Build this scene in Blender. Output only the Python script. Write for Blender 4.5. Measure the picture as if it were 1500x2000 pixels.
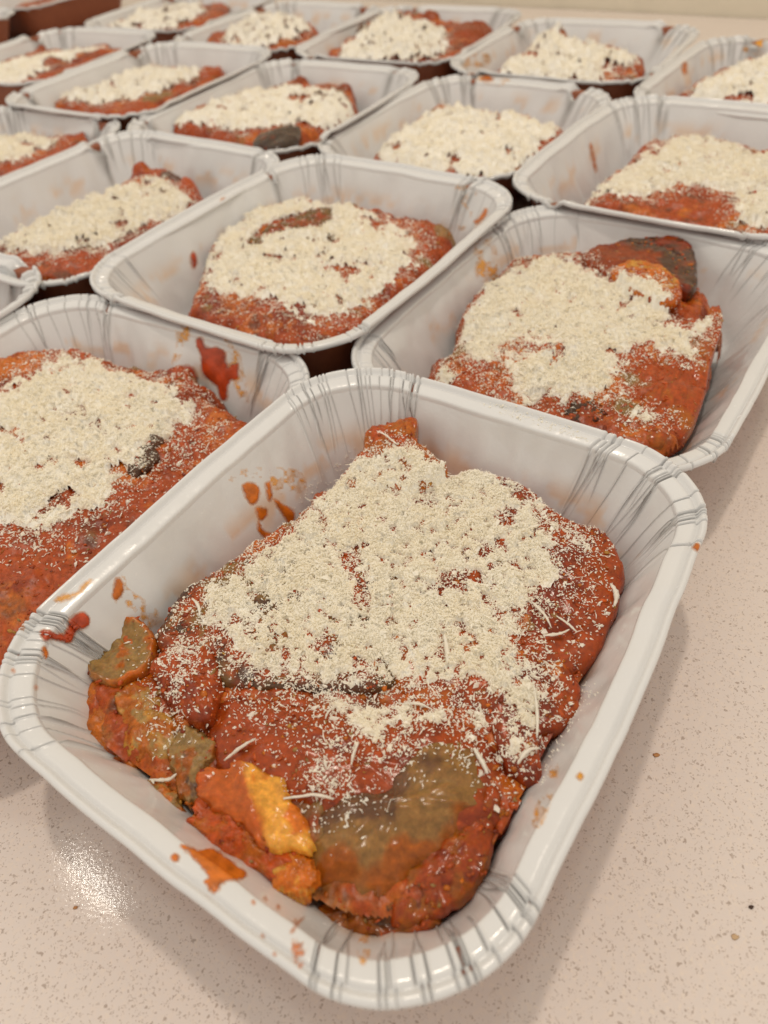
import bpy, math, random
import numpy as np
from mathutils import Matrix, Vector
from mathutils.bvhtree import BVHTree

for o in list(bpy.data.objects): bpy.data.objects.remove(o)
scn = bpy.context.scene
COL = scn.collection

# ------------------------------------------------------------------ camera
S = 0.22                       # length of a tray, metres
RIM = 0.046                    # height of a tray rim above the counter
F_PX, PITCH, ROLL, CAMH = 1389.2, 0.78953, -0.10811, 0.81891*S + RIM
fw = np.array([0, math.cos(PITCH), -math.sin(PITCH)])
rt = np.array([1.0, 0, 0]); up = np.cross(rt, fw)
R_ = rt*math.cos(ROLL) + up*math.sin(ROLL); U_ = -rt*math.sin(ROLL) + up*math.cos(ROLL)
CAM = np.array([0, 0, CAMH])
cd = bpy.data.cameras.new('camera'); cam = bpy.data.objects.new('camera', cd); COL.objects.link(cam)
cam.matrix_world = Matrix(((R_[0], U_[0], -fw[0], 0), (R_[1], U_[1], -fw[1], 0), (R_[2], U_[2], -fw[2], CAMH), (0, 0, 0, 1)))
cd.sensor_fit = 'VERTICAL'; cd.sensor_height = 24.0; cd.lens = 24.0*F_PX/2000.0
cd.clip_start = 0.01; cd.clip_end = 20
cd.dof.use_dof = True; cd.dof.focus_distance = 0.245; cd.dof.aperture_fstop = 7.0
scn.camera = cam

# ------------------------------------------------------------------ world and lamps
w = bpy.data.worlds.new('World'); scn.world = w; w.use_nodes = True
bg = w.node_tree.nodes['Background']; bg.inputs[0].default_value = (1.0, 0.90, 0.77, 1); bg.inputs[1].default_value = 0.82

_d = fw*F_PX+R_*(182-750)-U_*(1725-1000); _p = CAM-_d*CAMH/_d[2]      # where the lamp is seen mirrored in the counter
MIRR = tuple(_p+_d*np.array([1, 1, -1])*0.86/-_d[2])
def area(name, loc, target, sx, sy, power, col, axis=(1, 0, 0)):
    l = bpy.data.lights.new(name, 'AREA'); l.shape = 'RECTANGLE'; l.size = sx; l.size_y = sy
    l.energy = power; l.color = col
    o = bpy.data.objects.new(name, l); COL.objects.link(o)
    z = (Vector(loc)-Vector(target)).normalized(); x = Vector(axis); x = (x-z*x.dot(z)).normalized(); y = z.cross(x)
    o.matrix_world = Matrix(((x[0], y[0], z[0], loc[0]), (x[1], y[1], z[1], loc[1]), (x[2], y[2], z[2], loc[2]), (0, 0, 0, 1)))
    return o
# ceiling lamp that gives the soft shadow edge in front of the nearest tray
area('ceiling_lamp', (0.05, 0.64, 2.4), (0.03, 0.30, 0), 0.12, 0.12, 15.0, (1.0, 0.87, 0.72))
# strip lamp mirrored in the counter at the lower left
area('strip_lamp', MIRR, (-0.05, 0.15, 0), 0.10, 0.010, 0.11, (1.0, 0.93, 0.82), axis=(0.76, -0.65, 0))

vs = scn.view_settings; vs.view_transform = 'Standard'; vs.look = 'None'; vs.exposure = -0.02; vs.gamma = 1.0
scn.render.resolution_x = 768; scn.render.resolution_y = 1024
scn.render.engine = 'CYCLES'
scn.cycles.max_bounces = 16; scn.cycles.diffuse_bounces = 10; scn.cycles.transmission_bounces = 10

# ------------------------------------------------------------------ helpers
def at(pts, z):
    """photo pixel -> point on the plane at height z"""
    pts = np.atleast_2d(np.asarray(pts, float))
    d = fw[None]*F_PX + R_[None]*(pts[:, :1]-750) - U_[None]*(pts[:, 1:]-1000)
    t = (z-CAMH)/d[:, 2]
    return (CAM[None] + d*t[:, None])

def _hash(ix, iy, seed):
    h = (ix.astype(np.int64)*374761393 + iy.astype(np.int64)*668265263 + seed*974634777) & 0xFFFFFFFF
    h = ((h ^ (h >> 13))*1274126177) & 0xFFFFFFFF
    h = (h ^ (h >> 16)) & 0xFFFFFFFF
    return h/4294967295.0
def vnoise(x, y, seed=0):
    x = np.asarray(x, float); y = np.asarray(y, float)
    ix = np.floor(x); iy = np.floor(y); fx = x-ix; fy = y-iy
    fx = fx*fx*fx*(fx*(fx*6-15)+10); fy = fy*fy*fy*(fy*(fy*6-15)+10)
    ix = ix.astype(np.int64); iy = iy.astype(np.int64)
    a = _hash(ix, iy, seed); b = _hash(ix+1, iy, seed); c = _hash(ix, iy+1, seed); d = _hash(ix+1, iy+1, seed)
    return (a+(b-a)*fx)*(1-fy) + (c+(d-c)*fx)*fy
def fbm(x, y, scale, seed=0, oct=4):
    """noise about 0, roughly -1..1; scale in metres"""
    s = 0; a = 1.0; t = 0; x = np.asarray(x)/scale; y = np.asarray(y)/scale
    for k in range(oct):
        s = s + a*(vnoise(x*2**k+17.3*k, y*2**k-9.1*k, seed+k*13)*2-1); t += a; a *= 0.55
    return s/t*1.5
def sstep(a, b, x):
    t = np.clip((x-a)/(b-a), 0, 1); return t*t*(3-2*t)
def sdf(P, poly):
    """signed distance, positive inside"""
    P = np.asarray(P); poly = np.asarray(poly); n = len(poly)
    d2 = np.full(len(P), 1e9); ins = np.zeros(len(P), bool)
    for i in range(n):
        a = poly[i]; b = poly[(i+1) % n]; e = b-a; v = P-a
        t = np.clip((v@e)/max(e@e, 1e-18), 0, 1)
        q = v-t[:, None]*e; d2 = np.minimum(d2, (q*q).sum(1))
        c = (a[1] > P[:, 1]) != (b[1] > P[:, 1])
        with np.errstate(divide='ignore', invalid='ignore'):
            xx = a[0]+(P[:, 1]-a[1])*e[0]/(e[1] if e[1] != 0 else 1e-12)
        ins ^= c & (P[:, 0] < xx)
    d = np.sqrt(d2); return np.where(ins, d, -d)
def smooth_poly(p, n):
    p = np.asarray(p, float); m = len(p)
    t = np.linspace(0, m, n, endpoint=False); i = t.astype(int); f = (t-i)[:, None]
    a, b, c, d = p[(i-1) % m], p[i % m], p[(i+1) % m], p[(i+2) % m]
    return 0.5*((2*b)+(-a+c)*f+(2*a-5*b+4*c-d)*f*f+(-a+3*b-3*c+d)*f**3)

def mesh(name, V, F, mat, parent=None, cols=None, smooth=True, mats=None):
    V = np.asarray(V, np.float32)
    me = bpy.data.meshes.new(name); me.vertices.add(len(V)); me.vertices.foreach_set('co', V.ravel())
    if isinstance(F, np.ndarray):
        k = F.shape[1]; nf = len(F)
        me.loops.add(nf*k); me.loops.foreach_set('vertex_index', F.astype(np.int32).ravel())
        me.polygons.add(nf); me.polygons.foreach_set('loop_start', np.arange(nf, dtype=np.int32)*k)
    else:
        tot = np.array([len(f) for f in F], np.int32); st = np.concatenate([[0], np.cumsum(tot)[:-1]]).astype(np.int32)
        me.loops.add(int(tot.sum())); me.loops.foreach_set('vertex_index', np.concatenate([np.asarray(f, np.int32) for f in F]))
        me.polygons.add(len(F)); me.polygons.foreach_set('loop_start', st)
    me.update(calc_edges=True); me.validate()
    me.polygons.foreach_set('use_smooth', np.full(len(me.polygons), smooth))
    if cols is not None:
        a = me.color_attributes.new('Col', 'FLOAT_COLOR', 'POINT')
        c = np.ones((len(V), 4), np.float32); c[:, :cols.shape[1]] = cols; a.data.foreach_set('color', c.ravel())
    me.materials.append(mat)
    o = bpy.data.objects.new(name, me); COL.objects.link(o)
    if parent: o.parent = parent
    return o
def empty(name, loc, rz, label, cat, group=None):
    o = bpy.data.objects.new(name, None); COL.objects.link(o); o.location = loc; o.rotation_euler = (0, 0, rz)
    o.empty_display_size = 0.02
    o['label'] = label; o['category'] = cat
    if group: o['group'] = group
    return o
def gridfaces(nu, nv, keep=None, wrap=False):
    """quads of an nv-row by nu-column grid"""
    j, i = np.mgrid[0:nv-1, 0:(nu if wrap else nu-1)]
    a = j*nu+i; b = j*nu+(i+1) % nu; c = (j+1)*nu+(i+1) % nu; d = (j+1)*nu+i
    F = np.stack([a.ravel(), b.ravel(), c.ravel(), d.ravel()], 1)
    if keep is not None: F = F[keep[F].all(1)]
    return F

# ------------------------------------------------------------------ materials
def newmat(name):
    m = bpy.data.materials.new(name); m.use_nodes = True; nt = m.node_tree
    return m, nt, nt.nodes['Principled BSDF']
def node(nt, kind, **kw):
    n = nt.nodes.new(kind)
    for k, v in kw.items():
        if k in n.inputs.keys(): n.inputs[k].default_value = v
        else: setattr(n, k, v)
    return n
def noise_tex(nt, scale, detail=4, rough=0.55, coord='Object'):
    tc = nt.nodes.new('ShaderNodeTexCoord'); n = node(nt, 'ShaderNodeTexNoise'); n.inputs['Scale'].default_value = scale
    n.inputs['Detail'].default_value = detail; n.inputs['Roughness'].default_value = rough
    nt.links.new(tc.outputs[coord], n.inputs['Vector']); return n
def ramp(nt, src, stops):
    r = nt.nodes.new('ShaderNodeValToRGB'); e = r.color_ramp.elements
    while len(e) < len(stops): e.new(0.5)
    for k, (p, c) in enumerate(stops):
        e[k].position = p; e[k].color = (c if hasattr(c, '__len__') else (c, c, c))[:3] + (1,) if hasattr(c, '__len__') else (c, c, c, 1)
    nt.links.new(src, r.inputs[0]); return r
def mixc(nt, a, b, fac, mode='MIX'):
    m = nt.nodes.new('ShaderNodeMix'); m.data_type = 'RGBA'; m.blend_type = mode
    for s, v in ((m.inputs[0], fac), (m.inputs[6], a), (m.inputs[7], b)):
        if hasattr(v, 'links'): nt.links.new(v, s)
        else: s.default_value = v if not hasattr(v, '__len__') else tuple(v)[:3]+(1,)
    return m.outputs[2]
def bump(nt, bs, src, strength, dist):
    b = nt.nodes.new('ShaderNodeBump'); b.inputs['Strength'].default_value = strength; b.inputs['Distance'].default_value = dist
    nt.links.new(src, b.inputs['Height']); nt.links.new(b.outputs[0], bs.inputs['Normal']); return b

def mat_foil():
    m, nt, b = newmat('white_lacquered_foil')
    at_ = nt.nodes.new('ShaderNodeVertexColor'); at_.layer_name = 'Col'
    n = noise_tex(nt, 55, 3)
    c = mixc(nt, (0.69, 0.705, 0.725), (0.735, 0.745, 0.755), n.outputs[0])
    c = mixc(nt, (0.72, 0.36, 0.06), c, at_.outputs[1]); c = mixc(nt, (0.13, 0.12, 0.11), c, at_.outputs[0]); nt.links.new(c, b.inputs['Base Color'])  # last mix paints the shade of the corner creases into the foil colour
    n3 = noise_tex(nt, 300, 4)
    r = ramp(nt, n3.outputs[0], [(0.3, 0.12), (0.75, 0.30)]); nt.links.new(r.outputs[0], b.inputs['Roughness'])
    b.inputs['Coat Weight'].default_value = 0.25; b.inputs['Coat Roughness'].default_value = 0.08
    n2 = noise_tex(nt, 130, 5, 0.6); bump(nt, b, n2.outputs[0], 0.22, 0.0009)
    return m
def mat_shell():
    m, nt, b = newmat('brown_outer_lacquer')
    tc = nt.nodes.new('ShaderNodeTexCoord'); mp = nt.nodes.new('ShaderNodeMapping'); mp.inputs['Scale'].default_value = (260, 260, 12)
    n = nt.nodes.new('ShaderNodeTexNoise'); n.inputs['Scale'].default_value = 1.0; n.inputs['Detail'].default_value = 4
    nt.links.new(tc.outputs['Object'], mp.inputs[0]); nt.links.new(mp.outputs[0], n.inputs['Vector'])
    c = mixc(nt, (0.19, 0.045, 0.016), (0.34, 0.10, 0.035), n.outputs[0]); nt.links.new(c, b.inputs['Base Color'])
    b.inputs['Roughness'].default_value = 0.45
    return m
def mat_food(name='tomato_and_eggplant', gloss=0):
    m, nt, b = newmat(name)
    a = nt.nodes.new('ShaderNodeVertexColor'); a.layer_name = 'Col'
    n = noise_tex(nt, 420, 5, 0.65)
    r = ramp(nt, n.outputs[0], [(0.28, 0.62), (0.55, 1.0), (0.78, 1.45)])
    c = mixc(nt, a.outputs[0], r.outputs[0], 1.0, 'MULTIPLY')
    n4 = noise_tex(nt, 1500, 2, 0.5)
    r4 = ramp(nt, n4.outputs[0], [(0.66, 0.0), (0.74, 1.0)])
    c2 = mixc(nt, c, (0.62, 0.20, 0.05), r4.outputs[0])
    mm = nt.nodes.new('ShaderNodeMix'); mm.data_type = 'RGBA'; mm.inputs[0].default_value = 0.35
    nt.links.new(c, mm.inputs[6]); nt.links.new(c2, mm.inputs[7])
    nt.links.new(mm.outputs[2], b.inputs['Base Color'])
    b.inputs['Roughness'].default_value = 0.30
    r2 = ramp(nt, n.outputs[0], [(0.3, 0.10 if gloss else 0.15), (0.7, 0.26 if gloss else 0.42)]); nt.links.new(r2.outputs[0], b.inputs['Roughness'])
    b.inputs['Specular IOR Level'].default_value = 0.36
    b.inputs['Subsurface Weight'].default_value = 0.6 if gloss else 0.35; b.inputs['Subsurface Radius'].default_value = (1.0, 0.35, 0.10); b.inputs['Subsurface Scale'].default_value = 0.005 if gloss else 0.003
    n2 = noise_tex(nt, 650, 5, 0.6); bump(nt, b, n2.outputs[0], 0.5, 0.00015 if gloss else 0.00045)
    return m
def mat_cheese(name, fine):
    m, nt, b = newmat(name)
    n = noise_tex(nt, 60, 3); n5 = noise_tex(nt, 900, 3)
    c = mixc(nt, (0.968, 0.92, 0.785), (0.976, 0.95, 0.87), ramp(nt, n.outputs[0], [(0.35, 0.0), (0.65, 1.0)]).outputs[0])
    c = mixc(nt, c, (0.987, 0.974, 0.93), n5.outputs[0])
    d = nt.nodes.new('ShaderNodeBsdfDiffuse'); t = nt.nodes.new('ShaderNodeBsdfTranslucent'); mx = nt.nodes.new('ShaderNodeMixShader')
    nt.links.new(c, d.inputs[0]); nt.links.new(c, t.inputs[0]); mx.inputs[0].default_value = 0.34 if fine else 0.0
    nt.links.new(d.outputs[0], mx.inputs[1]); nt.links.new(t.outputs[0], mx.inputs[2])
    nt.links.new(mx.outputs[0], nt.nodes['Material Output'].inputs[0])
    if not fine:
        bp = nt.nodes.new('ShaderNodeBump'); bp.inputs['Strength'].default_value = 0.6; bp.inputs['Distance'].default_value = 0.0008
        n2 = noise_tex(nt, 1300, 4, 0.7); nt.links.new(n2.outputs[0], bp.inputs['Height']); nt.links.new(bp.outputs[0], d.inputs['Normal'])
    return m
def mat_counter():
    m, nt, b = newmat('speckled_stone_counter')
    tc = nt.nodes.new('ShaderNodeTexCoord')
    base = noise_tex(nt, 6, 3); fine = noise_tex(nt, 500, 3)
    c = mixc(nt, (0.72, 0.645, 0.61), (0.76, 0.69, 0.65), base.outputs[0])
    c = mixc(nt, c, (0.78, 0.68, 0.61), ramp(nt, fine.outputs[0], [(0.45, 0.0), (0.7, 0.55)]).outputs[0])
    for sc, th, col, seed, dens in ((520, 0.26, (0.40, 0.32, 0.27), 0.0, 0.55), (950, 0.36, (0.46, 0.38, 0.33), 3.7, 0.35), (300, 0.17, (0.42, 0.34, 0.29), 8.1, 0.68), (620, 0.40, (0.78, 0.69, 0.62), 5.3, 0.55)):
        mp = nt.nodes.new('ShaderNodeMapping'); mp.inputs['Location'].default_value = (seed, seed*0.7, 0); mp.inputs['Scale'].default_value = (1, 1.0, 1)
        wn = noise_tex(nt, sc*0.8, 2)
        ad = nt.nodes.new('ShaderNodeVectorMath'); ad.operation = 'MULTIPLY_ADD'; ad.inputs[1].default_value = (0.0035,)*3
        nt.links.new(wn.outputs[1], ad.inputs[0]); nt.links.new(tc.outputs['Object'], ad.inputs[2])
        nt.links.new(ad.outputs[0], mp.inputs[0])
        v = nt.nodes.new('ShaderNodeTexVoronoi'); v.inputs['Scale'].default_value = sc; nt.links.new(mp.outputs[0], v.inputs['Vector'])
        r = ramp(nt, v.outputs['Distance'], [(th*0.75, 1.0), (th, 0.0)])
        sepc = nt.nodes.new('ShaderNodeSeparateColor'); nt.links.new(v.outputs['Color'], sepc.inputs[0])
        r2 = ramp(nt, sepc.outputs[0], [(dens, 0.0), (min(dens+0.25, 1.0), 0.85)])
        mu = nt.nodes.new('ShaderNodeMath'); mu.operation = 'MULTIPLY'; nt.links.new(r.outputs[0], mu.inputs[0]); nt.links.new(r2.outputs[0], mu.inputs[1])
        c = mixc(nt, c, col, mu.outputs[0])
    nt.links.new(c, b.inputs['Base Color'])
    b.inputs['Roughness'].default_value = 0.07
    n2 = noise_tex(nt, 900, 2, 0.5); bump(nt, b, n2.outputs[0], 1.0, 0.000022)
    return m
def mat_plain(name, col, rough, ns=30, amt=0.1):
    m, nt, b = newmat(name); n = noise_tex(nt, ns, 4)
    c = mixc(nt, tuple(x*(1-amt) for x in col), tuple(min(1, x*(1+amt)) for x in col), n.outputs[0]); nt.links.new(c, b.inputs['Base Color'])
    b.inputs['Roughness'].default_value = rough; return m
def mat_splash():
    m, nt, b = newmat('sauce_splash')
    a = nt.nodes.new('ShaderNodeVertexColor'); a.layer_name = 'Col'
    nt.links.new(a.outputs[0], b.inputs['Base Color']); nt.links.new(a.outputs[1], b.inputs['Alpha']); b.inputs['Roughness'].default_value = 0.22
    n2 = noise_tex(nt, 600, 4, 0.6); bump(nt, b, n2.outputs[0], 0.3, 0.0008)
    return m
FOIL, SHELL, FOOD, CHEESE, COUNTER, SPLASH = mat_foil(), mat_shell(), mat_food(), mat_cheese('grated_hard_cheese', True), mat_counter(), mat_splash()
WET = mat_food('wet_eggplant', 1)
CHEESE_BED = mat_cheese('packed_grated_cheese', False)
WALLM = mat_plain('painted_wall', (0.78, 0.72, 0.59), 0.7)
UPST = mat_plain('cream_ledge', (0.62, 0.57, 0.44), 0.35)
CRUMB = mat_plain('dark_crumb', (0.06, 0.03, 0.02), 0.7)

# ------------------------------------------------------------------ setting
def slab(name, pts, z0, z1, mat, kind='structure'):
    n = len(pts); V = [(x, y, z0) for x, y in pts]+[(x, y, z1) for x, y in pts]
    F = [list(range(n))[::-1], list(range(n, 2*n))]+[[i, (i+1) % n, n+(i+1) % n, n+i] for i in range(n)]
    o = mesh(name, V, F, mat, smooth=False); o['kind'] = kind; return o
bl = at([(750, 0)], 0)[0, :2]; br = at([(1500, 38)], 0)[0, :2]
ed = (br-bl)/np.linalg.norm(br-bl); nd = np.array([-ed[1], ed[0]]); nd = nd if nd[1] > 0 else -nd
b0 = bl-ed*1.6; b1 = br+ed*1.2
slab('kitchen_counter', [tuple(b0), tuple(b0-nd*2.2), tuple(b1-nd*2.2), tuple(b1)], -0.04, 0.0, COUNTER)
w0, w1 = b0-nd*0.0, b1-nd*0.0
slab('back_wall', [tuple(w0+nd*0.002), tuple(w1+nd*0.002), tuple(w1+nd*0.12), tuple(w0+nd*0.12)], -0.04, 1.1, WALLM)

# ------------------------------------------------------------------ trays
W0, RAD, BOW = 0.86130*S, 0.160*S, 0.01682*S
TR = {  # x, y, turn, lift, stretch along, stretch across   (units of S)
'A': (-0.0294, 0.6705, 0.922, 0.0253, -0.0787, -0.0741), 'B': (-0.6908, 1.1189, 0.9716, -0.0067, -0.0031, 0.0294),
'C': (0.5022, 1.4072, 0.899, -0.0178, -0.0226, -0.0709), 'D': (-0.1184, 1.8827, 0.8989, 0.0128, 0.0007, -0.013),
'E': (-0.7954, 2.3613, 0.8974, 0.002, 0.0214, 0.0274), 'G': (1.0379, 2.169, 0.9049, -0.0006, -0.022, 0.0029),
'H': (0.445, 2.7568, 0.893, -0.0212, -0.0274, -0.0600), 'I': (-0.2428, 3.1918, 0.9648, -0.0059, 0.0482, 0.011),
'J': (-0.868, 3.7446, 0.9705, 0.0073, 0.0521, 0.0047), 'L': (-1.4935, 4.3973, 1.0217, 0.0082, -0.0001, 0.025),
'M': (-0.8954, 5.35, 0.9307, -0.0195, -0.0012, 0.0579), 'O': (0.3917, 4.1627, 0.9776, -0.0213, 0.0374, 0.0272),
'P': (1.0565, 3.5739, 0.94, -0.025, -0.0512, 0.0426), 'K': (-1.4117, 2.9444, 0.9232, -0.0058, -0.0015, -0.0139),
'F': (-1.375, 1.640, 0.931, 0.012, 0.0005, 0.0005), 'N': (-0.2787, 4.6598, 0.9069, -0.0225, -0.0048, 0.003),
'Q': (1.6404, 2.8896, 0.866, -0.0256, -0.0184, -0.0003),
'R': (-2.60, 5.60, 0.93, 0.0, 0.0, 0.0), 'T': (-2.00, 6.42, 0.93, 0.0, 0.0, 0.0)}
RES = {'A': (340, 200, 20), 'B': (210, 90, 14), 'C': (210, 90, 14), 'D': (120, 70, 12), 'G': (70, 40, 10), 'E': (70, 40, 10)}

class Tray: pass
def profile(h, nw):
    rim = [(d_*.8, z_) for d_, z_ in [(.0012, -.0032), (.0002, -.0028), (-.0003, -.0018), (.0000, -.0007), (.0010, 0), (.0020, -.0002), (.0027, -.0012), (.0032, -.0021), (.0037, -.0023),
           (.0045, -.0018), (.0060, -.0019), (.0080, -.0023), (.0099, -.0028), (.0106, -.0031), (.0109, -.0038), (.0112, -.0052)]]
    pan = [(.0112*.8, -.0052)]+[(.0112*.8+.0186*k/nw, -.0052-(h-.0090)*k/nw) for k in range(1, nw+1)]
    pan += [(.0290, -(h-.0022)), (.0315, -(h-.0012)), (.036, -(h-.0008)), (.055, -(h-.0008)), (.082, -(h-.0008))]
    return rim, pan
def make_tray(key):
    T = Tray(); x, y, th, dz, sl, sw = TR[key]
    T.key = key; T.hl = S*(1+sl)/2; T.hw = W0*(1+sw)/2; T.x, T.y, T.th = x*S, y*S, th
    T.h = RIM+dz*S; T.c, T.s = math.cos(th), math.sin(th)
    nc, ns, nw = RES.get(key, (36, 24, 8)); rng = np.random.default_rng(sum(map(ord, key))*7+3)
    # perimeter: list of (type, corner, param)
    ang = []; base = []
    for c, (sx, sy, a0) in enumerate(((1, 1, 0), (-1, 1, 90), (-1, -1, 180), (1, -1, 270))):
        a = np.radians(a0+np.linspace(0, 90, nc, endpoint=False)); ang.append(a); base.append(np.tile([sx, sy], (nc, 1)))
        # straight to next corner: marked by interpolation
        nx = ((1, 1), (-1, 1), (-1, -1), (1, -1))[(c+1) % 4]
        t = np.linspace(0, 1, ns, endpoint=False)[:, None]
        t = .5-.5*np.cos(np.pi*(t*.98+.01)) if ns > 60 else t; ang.append(np.full(ns, math.radians(a0+90))); base.append(np.array([[sx, sy]])*(1-t)+np.array([nx])*t)
    ang = np.concatenate(ang); base = np.concatenate(base); n = len(ang)
    nrm = np.column_stack([np.cos(ang), np.sin(ang)])
    # position along the outline in metres at the inner edge
    def ring(d, z):
        r = max(RAD-0.5*d, 0.004)
        p = base*np.array([T.hl-d-r, T.hw-d-r])+nrm*r
        p2 = p.copy(); p2[:, 0] -= BOW*p[:, 0]/T.hl*(p[:, 1]/T.hw)**2; p2[:, 1] -= BOW*p[:, 1]/T.hw*(p[:, 0]/T.hl)**2
        return p2
    ref = ring(.010, 0); seg = np.linalg.norm(np.roll(ref, -1, 0)-ref, axis=1); s = np.concatenate([[0], np.cumsum(seg)[:-1]]); tot = seg.sum()
    mids = [s[(nc+ns)*c+nc//2] for c in range(4)]
    arc = (RAD-.005)*math.pi/2
    cre = []
    for c in range(4):
        k = {'A': 24}.get(key, 17)
        pos = np.sort(np.concatenate([rng.uniform(-.54, .54, k-6)*arc, (rng.choice([-.6, -.45, .5, .6])+rng.normal(0, .04, 6))*arc]))
        for q in pos: cre.append((mids[c]+q, rng.uniform(.45, 1.15), rng.uniform(.2, .85), rng.uniform(-.005, .005), rng.uniform(.00018, .00036), rng.uniform(-.0006, .0006), q))
    wmin = 0.5*seg.min()
    def disp(d, z, t):
        """t: 0 bead, 1 flange, 2+ wall fraction"""
        out = np.zeros(n); dark = np.zeros(n)
        for (s0, am, reach, drift, wd, wob, q) in cre:
            sg = seg[int(np.searchsorted(s, s0 % tot)) % n]; wd = max(wd, sg*1.1)
            if t < 2: cc = s0+wob*math.sin(t*4); a = am*(.85 if t < 1 else .85)
            else:
                f = t-2; cc = s0+drift*f - q*0.35*f*0 + wob*math.sin(f*7); a = am*max(0, 1-f/reach)**.6 if f < reach else 0
            if a <= 0: continue
            ds = (s-cc+tot/2) % tot-tot/2
            m = np.abs(ds) < wd*8
            x_ = ds[m]/wd; dark[m] = np.maximum(dark[m], min(1, a*1.25)*np.exp(-(ds[m]/max(.00020, sg*.75))**2))  # painted shade for the narrow core of each crease
            out[m] += a*(-1.5*np.exp(-x_*x_)+.45*np.exp(-((x_-1.9)/1.0)**2))
        disp.dark = dark
        return out
    def build(rows, tfun):
        V = []; build.dark = []; build.st = []
        for k, (d, z) in enumerate(rows):
            t = tfun(k, d, z); p = ring(d, z); zz = np.full(n, z+T.h)
            g = disp(d, z, t)*.0009 if t < 3.05 else 0
            zz0 = T.h-.0052-(T.h-.009)*max(0, t-2); st_ = sstep(.10, .55, fbm(s, np.full(n, zz0*1.6), .016, 71+ord(key), 4))*math.exp(-((zz0-.025)/.0060)**2) if 2 < t < 3.05 else np.zeros(n)
            build.st.append(1-st_*.42)
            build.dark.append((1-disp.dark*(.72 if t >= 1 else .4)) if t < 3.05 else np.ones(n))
            ww = (np.minimum(t, 1)*.0005+.0003)*fbm(s, s*0+3.3, .05, 11+ord(key))
            p = p+nrm*(ww*1.4)[:, None]*(1 if d < .05 else 0)
            if t < 2: zz = zz+g+(.0005*fbm(s, s*0+7.7, .045, 5+ord(key)))
            elif t < 3.05:
                f = t-2; fl = 4*f*(1-f*.7)
                fl = max(fl, 0)
                flute = .0009*fbm(s, np.full(n, f*.012), .011, 3+ord(key), 2)+.0010*fbm(s, np.full(n, f*.03), .03, 23+ord(key), 3)
                p = p+nrm*(g*1.0*(1 if f < .97 else .3)+flute*fl)[:, None]; zz = zz+g*(1-min(1, f*2))*.8+(.0005*fbm(s, s*0+7.7, .045, 5+ord(key)))*max(0, 1-f*1.5)
            V.append(np.column_stack([p, zz]))
        return V
    rim, pan = profile(T.h, nw)
    T.off = lambda d, m=400: ring(d, 0)
    Vr = build(rim, lambda k, d, z: .5 if d < .003 else 1.2 if k < len(rim)-1 else 2.0)
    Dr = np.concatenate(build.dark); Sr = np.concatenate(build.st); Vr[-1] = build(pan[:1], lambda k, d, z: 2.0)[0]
    Vp = build(pan, lambda k, d, z: 2+min(1, k/nw) if k <= nw else (3.02 if k < nw+2 else 4))
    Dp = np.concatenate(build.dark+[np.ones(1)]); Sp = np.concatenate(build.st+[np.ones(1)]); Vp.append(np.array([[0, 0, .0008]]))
    T.root = empty('foil_tray', (T.x, T.y, 0), th, TLAB[key], 'tray', 'foil trays set out in rows')
    nr = len(rim); fr = gridfaces(n, nr, wrap=True)
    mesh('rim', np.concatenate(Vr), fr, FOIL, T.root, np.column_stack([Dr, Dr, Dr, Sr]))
    npn = len(pan); fp = gridfaces(n, npn, wrap=True).tolist(); base_i = (npn-1)*n
    fp += [[base_i+i, base_i+(i+1) % n, npn*n] for i in range(n)]
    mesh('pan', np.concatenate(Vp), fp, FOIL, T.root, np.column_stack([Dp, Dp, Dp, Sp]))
    # outside of the tray
    st = max(1, nc//30); sh = [(.0012, -.0034), (.0070, -.0040)]+[(.0072+.0180*k/4, -.0050-(T.h-.0056)*k/4) for k in range(0, 5)]+[(.035, -T.h+.0002), (.085, -T.h+.0002)]
    Vs = []
    for d, z in sh: Vs.append(np.column_stack([ring(d, z), np.full(n, z+T.h)]))
    Vs.append(np.array([[0, 0, .0002]])); fs = gridfaces(n, len(sh), wrap=True)[:, ::-1].tolist(); bi = (len(sh)-1)*n
    fs += [[bi+(i+1) % n, bi+i, len(sh)*n] for i in range(n)]
    mesh('outer_wall', np.concatenate(Vs), fs, SHELL, T.root)
    # collision surface in tray coordinates
    VV = np.concatenate(Vr+Vp[:-1]); FF = np.concatenate([fr, gridfaces(n, npn, wrap=True)+nr*n])
    T.bvh = BVHTree.FromPolygons(VV.tolist(), FF.tolist())
    T.seed = ord(key)
    return T
def loc(T, P):
    P = np.atleast_2d(P); dx = P[:, 0]-T.x; dy = P[:, 1]-T.y
    return np.column_stack([dx*T.c+dy*T.s, -dx*T.s+dy*T.c])
def lpx(T, pts, z): return loc(T, at(pts, z)[:, :2])
def interior(T, z):
    """outline of the tray's inside at height z"""
    f = np.clip((T.h-.0052-z)/(T.h-.009), 0, 1); d = .0090+.0186*f
    return T.off(d)

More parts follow.
